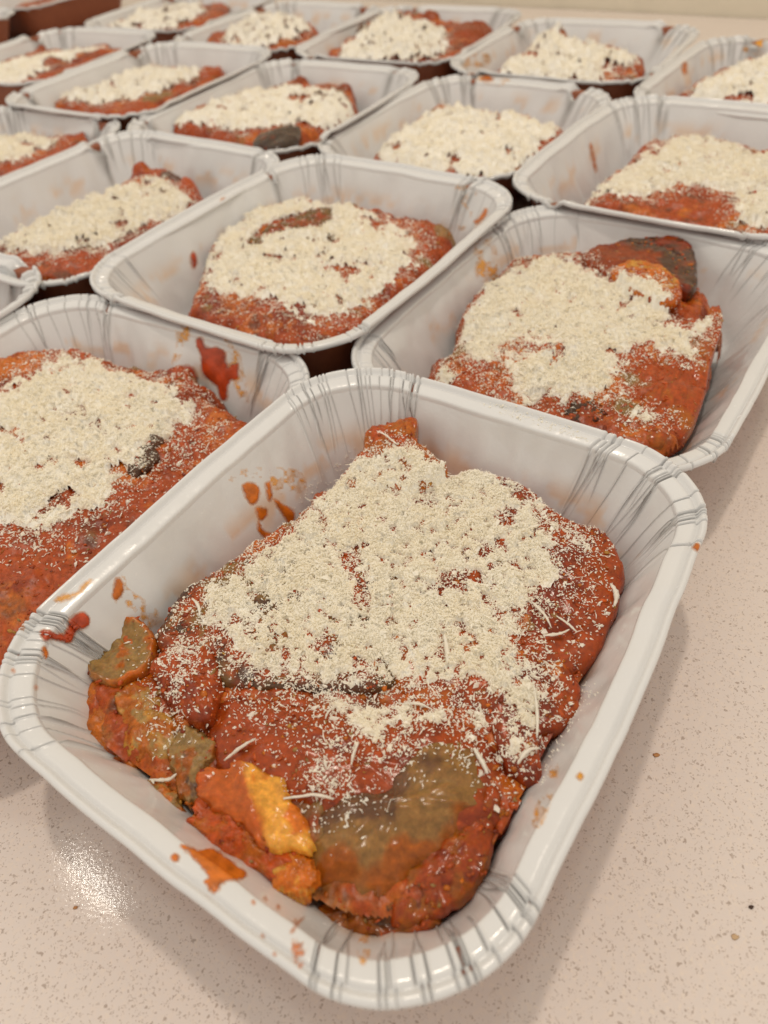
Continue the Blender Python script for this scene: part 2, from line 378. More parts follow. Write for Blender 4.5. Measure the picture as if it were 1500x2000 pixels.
# ---- food colours (albedo)
RED = np.array([.40, .066, .008]); DRED = np.array([.23, .030, .006]); ORG = np.array([.58, .155, .012]); OLIVE = np.array([.27, .155, .05])
BRN = np.array([.085, .040, .022]); YEL = np.array([.84, .40, .06]); DARK = np.array([.030, .016, .012]); PUR = np.array([.13, .075, .05])
def lerp(a, b, t): return a+(b-a)*t[:, None]
def paint(x, y, seed, org=.35, olv=.15, drk=.3):
    c = np.tile(RED, (len(x), 1))
    c = lerp(c, DRED, sstep(.05, .8, fbm(x, y, .018, seed+1)))
    c = lerp(c, ORG, sstep(1-org*1.7, 1.2-org*.6, fbm(x, y, .014, seed+2)*.9+.35*fbm(x, y, .003, seed+5)+.3)*.8)
    c = lerp(c, OLIVE, sstep(1-olv*1.7, 1.25-olv*.8, fbm(x, y, .022, seed+3)+.3))
    c = lerp(c, BRN, sstep(1-drk*1.2, 1.3-drk*.6, fbm(x, y, .010, seed+4)+.25)*.7)
    return c

class Food: pass
def make_food(T, outline, ztop, label, step, rough=1.0, bumps=(), edge=.012, parts=(), cheese=(), holes=(), heap=.002, nflake=6000, fl=.0022, under=1.0, org=.35, olv=.12, dust=.012, ext=None, lace=.38, pulp=0, bedup=.0004, soft=.005):
    key = T.key; root = empty('parmigiana_portion', (T.x, T.y, .0006), T.th, label, 'food', 'portions of eggplant bake, one in each tray')
    ol = lpx(T, outline, ztop) if ext is None else np.asarray(ext)
    ol = smooth_poly(ol, max(60, len(ol)*4)); sd = T.seed
    X = np.arange(-T.hl+.012, T.hl-.012, step); Y = np.arange(-T.hw+.012, T.hw-.012, step)
    gx, gy = np.meshgrid(X, Y); P = np.column_stack([gx.ravel(), gy.ravel()])
    d = sdf(P, ol)+.0035*fbm(P[:, 0], P[:, 1], .012, sd+31)
    lump = .0028*fbm(P[:, 0], P[:, 1], .022, sd)*rough+.0012*fbm(P[:, 0], P[:, 1], .007, sd+9)+.00045*fbm(P[:, 0], P[:, 1], .0018, sd+19, 2)
    edgef = np.clip(d/edge, -1, 1); prof = np.where(edgef > 0, np.sqrt(np.clip(1-(1-np.clip(edgef, 0, 1))**2, 0, 1)), edgef*2)
    z = .0006+(ztop-.0006)*prof+lump*np.clip(.3+edgef, 0, 1)+.0025*sstep(0, .04, d)
    col = paint(P[:, 0], P[:, 1], sd, org, olv)
    for b in bumps:  # (px, py, radius m, height m, colour or None)
        c = lpx(T, [(b[0], b[1])], ztop)[0]; rr = np.hypot(P[:, 0]-c[0], P[:, 1]-c[1])*(1+.25*fbm(P[:, 0], P[:, 1], b[2]*.9, sd+int(b[0])))
        g = sstep(1.0, .35, rr/b[2]); z = z+b[3]*g
        if b[4] is not None: col = lerp(col, b[4]*(1+.0*z[0]), sstep(1.0, .7, rr/b[2])*.92)
    # keep the food inside the tray walls
    ins = sdf(P, T.off(.030)); zw = .0030+np.clip(-ins, 0, .022)/.0180*(T.h-.008)
    inside_at = lambda zz: zz > zw-.0035
    keep = (z > .0022) & inside_at(z) & (sdf(P, T.off(.0115)) > -.001)
    if key in ('F', 'R', 'T'): pass
    F = gridfaces(len(X), len(Y), keep)
    V = np.column_stack([P, z])
    used = np.unique(F); rm = -np.ones(len(V), int); rm[used] = np.arange(len(used))
    mesh('sauce_layer', V[used], rm[F], FOOD, root, col[used])
    geoV = [V[used].tolist()]; geoF = [rm[F].tolist()]; off = len(used)
    # separate pieces
    for pt in parts:
        pv, pf, pc, nm, lb = piece(T, sd, **pt)
        o = mesh(nm, pv, pf, WET if nm in ('eggplant_slice', 'egg_piece', 'tomato_flap') else FOOD, root, pc)
        if lb: o['label'] = lb
        geoV.append(pv.tolist()); geoF.append([[i+off for i in f] for f in pf]); off += len(pv)
    bvh = BVHTree.FromPolygons([v for g in geoV for v in g], [f for g in geoF for f in g])
    # height map of everything so far
    hs = max(step, .0011); HX = np.arange(-T.hl+.010, T.hl-.010, hs); HY = np.arange(-T.hw+.010, T.hw-.010, hs)
    H = np.full((len(HY), len(HX)), -1.0); dn = Vector((0, 0, -1))
    for j, yy in enumerate(HY):
        for i, xx in enumerate(HX):
            h = bvh.ray_cast(Vector((xx, yy, .12)), dn)[0]
            if h is not None: H[j, i] = h.z
    def hat(x, y):
        i = np.clip((x-HX[0])/hs, 0, len(HX)-1.001); j = np.clip((y-HY[0])/hs, 0, len(HY)-1.001); ii = i.astype(int); jj = j.astype(int); fi = i-ii; fj = j-jj
        a, b, c, e = H[jj, ii], H[jj, ii+1], H[jj+1, ii], H[jj+1, ii+1]
        r = (a*(1-fi)+b*fi)*(1-fj)+(c*(1-fi)+e*fi)*fj
        return np.where(np.minimum(np.minimum(a, b), np.minimum(c, e)) < 0, -1, r)
    # cheese cover: 0..1
    cps = [(smooth_poly(lpx(T, p[0], ztop+.003), len(p[0])*3), p[1]) for p in cheese]
    hps = [(lpx(T, p[0], ztop+.002), p[1]) for p in holes]
    def cover(Q):
        x, y = Q[:, 0], Q[:, 1]; cv = np.zeros(len(Q)); wob = .004*fbm(x, y, .010, sd+41, 3)+.0025*fbm(x, y, .0035, sd+42, 3)
        for p, a in cps:
            dd = sdf(Q, p)+wob
            cv = np.maximum(cv, a*sstep(-.003-soft*.25, .006+soft, dd)); cv = np.maximum(cv, a*.36*sstep(-dust, .001, dd))
        for p, a in hps:
            cv = cv*(1-a*sstep(-.001, .002, sdf(Q, p)+wob*.4))
        cv = cv*(1-.75*sstep(.45, .95, fbm(x, y, .011, sd+43, 3)))
        return cv*(1-lace*sstep(.05, .55, fbm(x, y, .0026, sd+44, 3)))
    bedh = lambda x, y, cv: (cv-.55)*heap*2.0*(.8+.6*fbm(x, y, .012, sd+51))*under+heap*.5*fbm(x, y, .0042, sd+52, 3)+heap*.24*fbm(x, y, .0014, sd+53, 2)-.0006+bedup+.0004*sstep(.6, .95, cv)
    if under > 0:
        us = max(step*.8, .0007)
        X2 = np.arange(-T.hl+.012, T.hl-.012, us); Y2 = np.arange(-T.hw+.012, T.hw-.012, us); g2x, g2y = np.meshgrid(X2, Y2); Q = np.column_stack([g2x.ravel(), g2y.ravel()])
        cv = cover(Q); hz = hat(Q[:, 0], Q[:, 1]); x, y = Q[:, 0], Q[:, 1]
        hp = bedh(x, y, cv)
        zz = hz+hp; k = (hz > 0) & (hp > -.0012) & (cv > .3)
        F2 = gridfaces(len(X2), len(Y2), k); u2 = np.unique(F2); rm = -np.ones(len(Q), int); rm[u2] = np.arange(len(u2))
        if len(u2): mesh('cheese_layer', np.column_stack([Q, zz])[u2], rm[F2], CHEESE_BED, root)
    rng = np.random.default_rng(sd*11)
    if pulp:
        ico = np.array([(0, 0, 1), (.894, 0, .447), (.276, .851, .447), (-.724, .526, .447), (-.724, -.526, .447), (.276, -.851, .447), (.724, .526, -.447), (-.276, .851, -.447), (-.894, 0, -.447), (-.276, -.851, -.447), (.724, -.526, -.447), (0, 0, -1)])
        icf = np.array([(0, 1, 2), (0, 2, 3), (0, 3, 4), (0, 4, 5), (0, 5, 1), (1, 6, 2), (2, 7, 3), (3, 8, 4), (4, 9, 5), (5, 10, 1), (6, 7, 2), (7, 8, 3), (8, 9, 4), (9, 10, 5), (10, 6, 1), (11, 7, 6), (11, 8, 7), (11, 9, 8), (11, 10, 9), (11, 6, 10)])
        Q = np.column_stack([rng.uniform(-T.hl+.013, T.hl-.013, pulp*2), rng.uniform(-T.hw+.013, T.hw-.013, pulp*2)]); hz = hat(Q[:, 0], Q[:, 1]); m_ = hz > .006
        for pp in parts:
            if pp.get('clean'): m_ &= sdf(Q, lpx(T, pp['px'], pp['z'])) < 0
        Q = Q[m_]; hz = hz[m_]; n = len(Q)
        r = np.minimum(.00055*rng.lognormal(0, .4, n), .0013); V = ico[None]*rng.uniform(.7, 1.25, (n, 12, 1)); V = V*np.column_stack([rng.uniform(.8, 2, n), rng.uniform(.6, 1.1, n), rng.uniform(.35, .6, n)])[:, None]
        V = np.einsum('nij,nkj->nki', randrot(rng, n, .5), V)*r[:, None, None]+np.column_stack([Q, hz-r*.1])[:, None]
        pal = np.array([RED, RED*1.25, ORG*.7, DRED, ORG, OLIVE*1.2, YEL*.6]); cc = pal[rng.choice(7, n, p=[.34, .22, .16, .12, .07, .06, .03])]*rng.uniform(.85, 1.15, (n, 1))
        o = mesh('sauce_pulp', V.reshape(-1, 3), (np.arange(n)*12)[:, None, None].repeat(20, 1)+0+icf[None] if False else ((np.arange(n)*12)[:, None, None]+icf[None]).reshape(-1, 3), FOOD, root, np.repeat(cc, 12, 0)); o['kind'] = 'stuff'
    n0 = nflake*9; Q = np.column_stack([rng.uniform(-T.hl+.013, T.hl-.013, n0), rng.uniform(-T.hw+.013, T.hw-.013, n0)])
    cv = cover(Q); hz = hat(Q[:, 0], Q[:, 1])
    m = (rng.random(n0) < cv**1.35) & (hz > 0); Q = Q[m][:nflake]; cv = cv[m][:nflake]; hz = hz[m][:nflake]; n = len(Q)
    up_ = np.maximum(bedh(Q[:, 0], Q[:, 1], cv), 0) if under > 0 else np.zeros(n)
    C = np.column_stack([Q, hz+up_+rng.uniform(0, .00055, n)*(.4+cv)+.0001])
    Vf, Ff = flakes(C, rng, fl)
    o = mesh('grated_cheese', Vf, Ff, CHEESE, root, smooth=False); o['kind'] = 'stuff'
    T.food = root; T.hat = hat
    return root

def flakes(C, rng, fl):
    n = len(C); nb = int(n*.72)
    # crumbs: irregular octahedra
    A = C[:nb]; m = len(A); sz = fl*rng.lognormal(-1.45, .40, m)
    oc = np.array([[1, 0, 0], [0, 1, 0], [-1, 0, 0], [0, -1, 0], [0, 0, 1], [0, 0, -1]], float)
    V = oc[None]*rng.uniform(.6, 1.35, (m, 6, 1))+rng.normal(0, .22, (m, 6, 3))
    st = np.column_stack([rng.uniform(.8, 1.8, m), rng.uniform(.5, 1, m), rng.uniform(.5, .9, m)])
    V = V*st[:, None]; R = randrot(rng, m, .8); V = np.einsum('nij,nkj->nki', R, V)*sz[:, None, None]+A[:, None]
    fo = np.array([[0, 1, 4], [1, 2, 4], [2, 3, 4], [3, 0, 4], [1, 0, 5], [2, 1, 5], [3, 2, 5], [0, 3, 5]])
    F1 = (np.arange(m)*6)[:, None, None]+fo[None]; V1 = V.reshape(-1, 3)
    # shreds: bent three-sided slivers, 3 stations
    B = C[nb:]; m = len(B); ln = fl*rng.lognormal(-.45, .5, m); ln = ln*np.where(rng.random(m) < .07, 2.4, 1.0); wd = fl*rng.uniform(.08, .18, m); bd = rng.normal(0, .28, m)*ln; bd2 = rng.normal(0, .35, m)*ln
    tri = np.array([[0, 1, 0], [0, -.6, .5], [0, -.4, -.6]])
    V = np.zeros((m, 9, 3))
    for k, (t, s_) in enumerate(((-.5, .55), (0, 1), (.5, .45))):
        V[:, k*3:k*3+3] = tri[None]*(wd*s_)[:, None, None]; V[:, k*3:k*3+3, 0] += (t*ln)[:, None]
        V[:, k*3:k*3+3, 2] += (np.abs(bd)*(1-4*t*t)*.6)[:, None]; V[:, k*3:k*3+3, 1] += (bd2*(1-4*t*t)*.5)[:, None]
    R = randrot(rng, m, .4); V = np.einsum('nij,nkj->nki', R, V)+B[:, None]
    fq = []
    for k in (0, 1):
        for j in range(3):
            a, b, c, e = k*3+j, k*3+(j+1) % 3, k*3+3+(j+1) % 3, k*3+3+j; fq += [[a, b, c], [a, c, e]]
    fq = np.array(fq); F2 = (np.arange(m)*9)[:, None, None]+fq[None]+len(V1)
    return np.concatenate([V1, V.reshape(-1, 3)]), np.concatenate([F1.reshape(-1, 3), F2.reshape(-1, 3)])
def randrot(rng, m, tilt):
    a = rng.uniform(0, 2*math.pi, m); b = rng.normal(0, tilt*.6, m); c = rng.normal(0, tilt*.6, m)
    ca, sa, cb, sb, cc, sc = np.cos(a), np.sin(a), np.cos(b), np.sin(b), np.cos(c), np.sin(c)
    Z = np.zeros(m); O = np.ones(m)
    Rz = np.array([[ca, -sa, Z], [sa, ca, Z], [Z, Z, O]]).transpose(2, 0, 1)
    Ry = np.array([[cb, Z, sb], [Z, O, Z], [-sb, Z, cb]]).transpose(2, 0, 1)
    Rx = np.array([[O, Z, Z], [Z, cc, -sc], [Z, sc, cc]]).transpose(2, 0, 1)
    return Rz@Ry@Rx

def piece(T, seed, px, z, th=.006, dome=.003, tilt=(0, 0), cols=(RED, ORG), cs=.010, thr=.2, name='eggplant_slice', label=None, rim=None, rough=1.0, drape=0.0, fold=None, K=18, N=110, streak=None, clean=False, wob=.0012, grad=None, ridge=0.0):
    """a soft slab: rounded edge, domed top, wrinkled; outline given in photo pixels on the plane z"""
    o = smooth_poly(lpx(T, px, z), N); c = o.mean(0); seed = seed+int(px[0][0])
    per = np.arange(N)/N*6.28
    V = []; Cc = []; nrm = (o-c)/np.linalg.norm(o-c, axis=1)[:, None]
    wav = wob*1.3*fbm(np.cos(per)*.02+.1, np.sin(per)*.02+.1, .010, seed+7)+wob*.18*fbm(np.cos(per)*.02, np.sin(per)*.02, .005, seed+9, 2)
    o = o+nrm*wav[:, None]
    rows = [(1.0, -th, -.0015), (1.0, -th*.75, .0), (1.0, -th*.45, .0006), (1.0, -th*.2, .0004), (1.0, -th*.05, -.0004)]
    rows += [(1-k/K, 0, 0) for k in range(1, K)]
    for (s_, dzz, of) in rows:
        p = c+(o-c)*s_+nrm*of
        x, y = p[:, 0], p[:, 1]
        zz = z+dzz+dome*(1-s_**2)+tilt[0]*(x-c[0])+tilt[1]*(y-c[1])
        zz = zz+rough*(.0011*fbm(x, y, .009, seed)+.00045*fbm(x, y, .0025, seed+1))-drape*s_**4
        if fold is not None:  # ridge along a direction
            u = (x-c[0])*math.cos(fold[0])+(y-c[1])*math.sin(fold[0]); zz = zz+fold[1]*np.exp(-(u/fold[2])**2)
        V.append(np.column_stack([p, zz]))
        t = sstep(thr-.25, thr+.25, fbm(x, y, cs, seed+3)+.3*fbm(x, y, cs*.2, seed+5))
        cc = lerp(np.tile(cols[0], (N, 1)), cols[1], t)
        if len(cols) > 2: cc = lerp(cc, cols[2], sstep(.25, .7, fbm(x, y, cs*.7, seed+4)))
        if ridge:
            u = x*math.cos(streak[0])+y*math.sin(streak[0]); zz_ = V[-1][:, 2]; V[-1][:, 2] = zz_+ridge*fbm(u+.0015*fbm(x, y, .008, seed+2), (x+y)*.15, .0028, seed+8, 3)*min(1, (1-s_)*4)
        if grad is not None:
            u = (x-c[0])*math.cos(grad[0])+(y-c[1])*math.sin(grad[0])+.0015*fbm(x, y, .005, seed+12, 3); cc = lerp(cc, grad[2], sstep(grad[1]-.0012, grad[1]+.0012, u)*.92)
        if streak is not None:
            u = x*math.cos(streak[0])+y*math.sin(streak[0]); cc = cc*(1+streak[1]*fbm(u*6, (x+y), .004, seed+8, 2))[:, None]
        if rim is not None:
            cc = lerp(cc, rim, np.full(N, float(sstep(.86, .97, s_)))*(.65+.35*np.sin(per*3)))
        Cc.append(np.clip(cc, .003, .95))
    V.append(np.array([[*c, z+dome+(fold[1] if fold else 0)+rough*.0005]])); Cc.append(Cc[-1].mean(0)[None])
    R = len(rows); F = gridfaces(N, R, wrap=True).tolist(); F += [[(R-1)*N+i, (R-1)*N+(i+1) % N, R*N] for i in range(N)]
    return np.concatenate(V), F, np.concatenate(Cc), name, label

def splash(T, px, col, thick=.0007, step=2.0, name='sauce_splash', ragged=1.5, spots=False):
    """sauce lying on the tray: thin mound conforming to the surface under a photo outline"""
    poly = smooth_poly(px, len(px)*4); a = poly.min(0)-2; b = poly.max(0)+2
    X = np.arange(a[0], b[0]+step, step); Y = np.arange(a[1], b[1]+step, step); gx, gy = np.meshgrid(X, Y); P = np.column_stack([gx.ravel(), gy.ravel()])
    sd = int(px[0][0])+T.seed
    d = sdf(P, poly)+ragged*fbm(P[:, 0], P[:, 1], 9, sd)
    if spots: d = np.minimum(d, 9*(fbm(P[:, 0], P[:, 1], 14, sd+3)-.15))
    Pw = at(P, 0.0); org = np.array([*loc(T, CAM[None, :2])[0], CAMH]); V = np.zeros((len(P), 3)); ok = np.zeros(len(P), bool)
    L = np.column_stack([loc(T, Pw[:, :2]), Pw[:, 2]])
    for i in range(len(P)):
        if d[i] < -step*1.5: continue
        dr = L[i]-org; h, nn, _, _ = T.bvh.ray_cast(Vector(org), Vector(dr).normalized())
        if h is None: continue
        if nn.dot(Vector(dr)) > 0: nn = -nn
        hgt = .00006+.6*thick*min(1, max(0, d[i])/6)**.8
        V[i] = np.array(h)+np.array(nn)*hgt; ok[i] = True
    F = gridfaces(len(X), len(Y), ok)
    if len(F):
        v = V[F]; e = np.max(np.linalg.norm(v-np.roll(v, 1, 1), axis=2), axis=1); F = F[e < .006]
    if not len(F): return
    u = np.unique(F); rm = -np.ones(len(V), int); rm[u] = np.arange(len(u))
    c = lerp(np.tile(col, (len(P), 1))*(1+.35*fbm(P[:, 0], P[:, 1], 16, sd+8))[:, None], np.array([.85, .38, .04]), sstep(.0, 4, 3-d)*.55)
    c = np.column_stack([c, (.18+.82*sstep(-1.5, 6, d+1.5*fbm(P[:, 0], P[:, 1], 6, sd+5)))*(.7 if thick < .0004 else 1)])
    o = mesh('sauce_spatter' if spots else name, V[u], rm[F], SPLASH, T.root, c[u])
    if spots or ragged > 1.4: o['kind'] = 'stuff'

TLAB = {
'A': 'foil tray nearest the camera, orange sauce spilled over its front rim',
'B': 'foil tray at left edge behind the nearest tray, red splash on its far inner wall',
'C': 'foil tray directly behind the nearest one, its right side bordering the bare counter',
'D': 'foil tray in the middle, red sauce drop on its left rim',
'E': 'foil tray left of the middle one, holding lumpy cheese with a red corner',
'F': 'foil tray cut by the left edge, only its empty looking right corner showing',
'G': 'foil tray at the right edge with orange drips on its left inner wall',
'H': 'foil tray behind the middle tray with an orange stain on its far rim',
'I': 'foil tray holding a dark purple brown eggplant end beside its front rim',
'J': 'upper left foil tray with a yellow bit inside its left corner',
'K': 'foil tray cut by the left edge, directly behind the tray with lumpy cheese',
'L': 'far left foil tray whose far rim borders the brown sided trays',
'M': 'foil tray at the top edge, directly behind the far left tray',
'N': 'foil tray at the top with an orange red piece at its front right',
'O': 'foil tray at the top centre with red chunks sticking up at its back',
'P': 'foil tray at the top right with an orange smear on its left inner wall',
'Q': 'foil tray in the top right corner, one orange drip on its left wall',
'R': 'foil tray cut off in the top left corner, orange brown outer wall showing',
'T': 'foil tray behind the far left trays, dark brown outer wall showing past a gap'}

T = {k: make_tray(k) for k in TR}

# ------------------------------------------------------------------ food in the nearest tray
A = T['A']
A_out = [(70, 1430), (100, 1320), (140, 1260), (190, 1205), (260, 1200), (310, 1225), (360, 1150), (430, 1100), (520, 1030), (570, 1000), (620, 940), (690, 880), (730, 835), (820, 825), (850, 900), (1000, 930), (1090, 1000), (1180, 1030), (1215, 1100), (1215, 1190),
         (1185, 1290), (1160, 1370), (1120, 1470), (1060, 1600), (1000, 1740), (920, 1860), (800, 1930), (600, 1910), (400, 1830), (260, 1700), (130, 1560)]
ZA = .0285
partsA = [
 # big top slab (under the cheese), several overlapping slices
 dict(px=[(570, 1040), (640, 960), (700, 900), (800, 905), (880, 940), (900, 1010), (800, 1060), (640, 1080)], z=.032, th=.012, dome=.003, cols=(RED, DRED, ORG), name='eggplant_slice'),
 dict(px=[(880, 930), (1000, 940), (1090, 1005), (1180, 1035), (1212, 1100), (1205, 1190), (1150, 1290), (1060, 1330), (960, 1250), (900, 1100)], z=.0325, th=.014, dome=.002, cols=(RED*.9, DRED, RED), name='eggplant_slice'),
 dict(px=[(310, 1250), (330, 1190), (380, 1140), (450, 1100), (530, 1070), (640, 1060), (780, 1080), (800, 1200), (760, 1330), (640, 1350), (480, 1340), (370, 1300)], z=.032, th=.014, dome=.003, cols=(OLIVE, RED, BRN), thr=-.1, rim=BRN, name='eggplant_slice', label='eggplant slice with its dark skin at the far left edge'),
 dict(px=[(760, 1090), (900, 1060), (1000, 1200), (1110, 1310), (1130, 1380), (1060, 1440), (1050, 1520), (990, 1500), (930, 1400), (780, 1340)], z=.0315, th=.012, dome=.004, cols=(RED, DRED, ORG), name='eggplant_slice'),
 # upright flap at the back
 dict(px=[(672, 935), (700, 880), (728, 842), (770, 832), (812, 824), (815, 860), (845, 890), (875, 920), (820, 945), (740, 950)], z=.0385, th=.014, dome=.002, tilt=(.10, 0), cols=(ORG*.75, RED*1.1, ORG*.8), cs=.007, name='tomato_flap', label='bright orange red flap standing up at the far corner', rough=1.6),
 # curled slice at the left
 dict(px=[(158, 1275), (175, 1230), (205, 1208), (250, 1205), (285, 1225), (298, 1260), (285, 1300), (240, 1330), (195, 1325)], z=.0325, th=.008, dome=-.0022, wob=.0010, clean=True, cols=(np.array([.34, .20, .065]), ORG*.8, np.array([.28, .165, .055])), cs=.008, thr=.25, rim=ORG*.9, rough=1.1, name='eggplant_slice', label='small curled olive slice at the left corner'),
 # front slab: large glossy slice over the front right
 dict(px=[(400, 1400), (440, 1350), (560, 1355), (700, 1370), (830, 1375), (930, 1400), (985, 1470), (1000, 1560), (960, 1620), (880, 1650), (800, 1660), (700, 1640), (600, 1600), (480, 1550), (410, 1480)], z=.0335, th=.012, dome=.003, drape=.004, cols=(RED*.9, RED, DRED), name='eggplant_slice', rim=DRED),
 dict(px=[(560, 1640), (600, 1560), (680, 1540), (740, 1520), (800, 1450), (880, 1420), (950, 1470), (965, 1550), (910, 1610), (860, 1680), (780, 1730), (680, 1740), (600, 1720)], z=.0345, th=.008, dome=.0028, drape=.005, tilt=(.06, .0), wob=.0022, ridge=.0005, cols=(np.array([.30, .155, .045]), np.array([.15, .068, .030]), ORG*.6), cs=.018, thr=.0, rim=ORG*.5, streak=(.6, .10), clean=True, rough=1.0, name='eggplant_slice', label='glossy bare eggplant slice, olive to purple brown, at the front'),
 dict(px=[(790, 1700), (850, 1650), (920, 1580), (955, 1530), (975, 1560), (950, 1680), (900, 1760), (830, 1800), (760, 1790)], z=.031, th=.010, dome=.002, cols=(RED*.9, ORG*.6, DRED), cs=.006, name='eggplant_slice', rough=1.4),
 dict(px=[(610, 1770), (680, 1740), (760, 1750), (840, 1770), (850, 1810), (780, 1838), (690, 1830), (630, 1805)], z=.0275, th=.008, dome=.002, cols=(ORG*.5, BRN, RED), cs=.009, name='eggplant_slice', rough=1.5),
 # egg
 dict(px=[(388, 1545), (398, 1505), (425, 1488), (475, 1494), (525, 1520), (575, 1562), (606, 1612), (600, 1648), (562, 1664), (520, 1645), (470, 1600), (415, 1580)], z=.0375, th=.007, dome=.0008, drape=.001, wob=.0022, fold=(2.4, .0022, .003), cols=(YEL, YEL, ORG*1.2), cs=.010, thr=.25, rough=.8, grad=(2.55, -.0005, np.array([.50, .095, .012])), clean=True, name='egg_piece', label='yellow piece of egg streaked with orange sauce'),
 dict(px=[(372, 1610), (385, 1560), (440, 1550), (520, 1590), (580, 1650), (600, 1690), (560, 1715), (480, 1705), (410, 1670)], z=.0335, th=.006, dome=.0012, wob=.0025, cols=(RED*1.25, ORG*.8, RED*1.2), cs=.009, name='tomato_piece', rough=1.8),
 dict(px=[(535, 1715), (550, 1680), (590, 1670), (615, 1690), (610, 1730), (585, 1760), (550, 1750)], z=.034, th=.006, dome=.0015, cols=(ORG*1.1, ORG*.8, YEL*.8), cs=.006, clean=True, name='egg_piece', label='small orange egg piece close to the front rim'),
 # mush along the left wall
 dict(px=[(225, 1400), (240, 1345), (280, 1330), (320, 1360), (345, 1420), (330, 1470), (280, 1470), (240, 1440)], z=.0305, th=.007, dome=.0008, cols=(ORG*.75, np.array([.42, .26, .09]), YEL*.6), cs=.005, clean=True, name='eggplant_chunk', rough=1.4, wob=.0025),
 dict(px=[(158, 1385), (180, 1340), (220, 1350), (235, 1420), (270, 1480), (250, 1500), (190, 1450)], z=.028, th=.006, dome=.0008, wob=.0022, cols=(ORG*.8, RED, ORG), cs=.006, clean=True, name='eggplant_chunk', rough=1.0),
 dict(px=[(300, 1300), (330, 1270), (400, 1260), (430, 1330), (410, 1400), (360, 1400), (310, 1350)], z=.0345, th=.010, dome=.003, cols=(RED, DRED, RED), name='tomato_piece', rough=1.2),
 dict(px=[(330, 1470), (350, 1430), (395, 1440), (405, 1500), (385, 1560), (350, 1540)], z=.031, th=.006, dome=.0008, wob=.0022, cols=(np.array([.30, .18, .06]), BRN*1.5, ORG*.6), cs=.006, clean=True, name='eggplant_chunk', rough=1.0),
 dict(px=[(275, 1545), (300, 1525), (345, 1550), (365, 1600), (340, 1610), (300, 1585)], z=.0295, th=.007, dome=.0015, cols=(ORG*.8, OLIVE*1.2, ORG), cs=.005, clean=True, name='eggplant_chunk', rough=1.0),
]
cheeseA = [
 ([(400, 1170), (470, 1110), (560, 1040), (600, 990), (650, 940), (700, 920), (790, 905), (850, 925), (930, 920), (1010, 935), (1060, 990), (1080, 1050), (1090, 1120), (1070, 1180), (1040, 1240), (1040, 1310), (1060, 1400), (1040, 1460), (990, 1400), (920, 1370), (820, 1360), (700, 1350), (560, 1330), (470, 1300), (420, 1250), (380, 1215)], 1.0),
 ([(600, 1340), (760, 1350), (900, 1370), (960, 1400), (940, 1450), (850, 1440), (780, 1470), (700, 1460), (640, 1400)], .78),
 ([(960, 1390), (1050, 1400), (1060, 1470), (1020, 1540), (980, 1500)], .7),
 ([(600, 1540), (640, 1460), (690, 1450), (680, 1500), (690, 1560), (640, 1580)], .5),
 ([(880, 1400), (930, 1400), (930, 1470), (890, 1460)], .6),
 ([(310, 1270), (360, 1220), (420, 1290), (390, 1370), (350, 1420), (320, 1370)], .5),
 ([(1080, 1020), (1170, 1030), (1150, 1120), (1090, 1100)], .5),
 ([(420, 1330), (560, 1350), (640, 1420), (560, 1480), (450, 1430)], .22),
 ([(1060, 1180), (1200, 1060), (1210, 1190), (1130, 1330), (1060, 1400)], .20),
]
holesA = [([(660, 1085), (700, 1075), (720, 1130), (735, 1200), (715, 1235), (690, 1180)], .5), ([(620, 1265), (660, 1255), (650, 1300), (620, 1295)], .6), ([(440, 1230), (500, 1200), (530, 1160), (560, 1200), (500, 1270)], .35), ([(855, 1140), (900, 1130), (900, 1170), (860, 1170)], .5)]
make_food(A, A_out, ZA, 'eggplant bake with a yellow egg piece and bare glossy slice, in the nearest tray', .0008, rough=1.0, edge=.008, parts=partsA,
          cheese=cheeseA, holes=holesA, heap=.0018, nflake=64000, fl=.00135, under=1.0, lace=.50, pulp=1700, bedup=.0003, soft=.002, org=.5, olv=.25, dust=.015)

RG, TRG = RED, DRED
make_food(T['B'], [(-200, 800), (-60, 730), (0, 690), (80, 672), (150, 662), (205, 690), (300, 700), (370, 700), (430, 760), (500, 810), (540, 860), (430, 960), (300, 1060), (150, 1200), (0, 1300), (-200, 1300), (-400, 1100)], .030,
          'flat eggplant bake with bare red sauce along its front, left of the nearest tray', .0013, bumps=[(50, 722, .014, .003, ORG), (170, 690, .014, .003, RED), (0, 730, .014, .003, ORG), (370, 720, .008, .003, RED)],
          parts=[dict(px=[(256, 915), (262, 885), (290, 858), (312, 862), (300, 895), (275, 925)], z=.0342, th=.004, dome=.0002, cols=(BRN, BRN*1.3, RED*.5), rough=2.0, wob=.002, name='dark_patch', label='dark brown patch at a slit in the cheese')],  # dark brown patch marking a slit in the cheese
          cheese=[([(-300, 850), (-60, 770), (60, 735), (110, 690), (190, 690), (240, 720), (330, 735), (390, 775), (405, 820), (330, 850), (310, 900), (250, 930), (210, 980), (150, 1010), (60, 1050), (-50, 1030), (-200, 1000)], 1.0), ([(390, 770), (470, 820), (400, 900), (300, 960), (200, 1040), (100, 1090), (0, 1080), (100, 1000), (300, 870)], .35)],
          pulp=1200, heap=.0024, nflake=42000, fl=.0015, dust=.016)
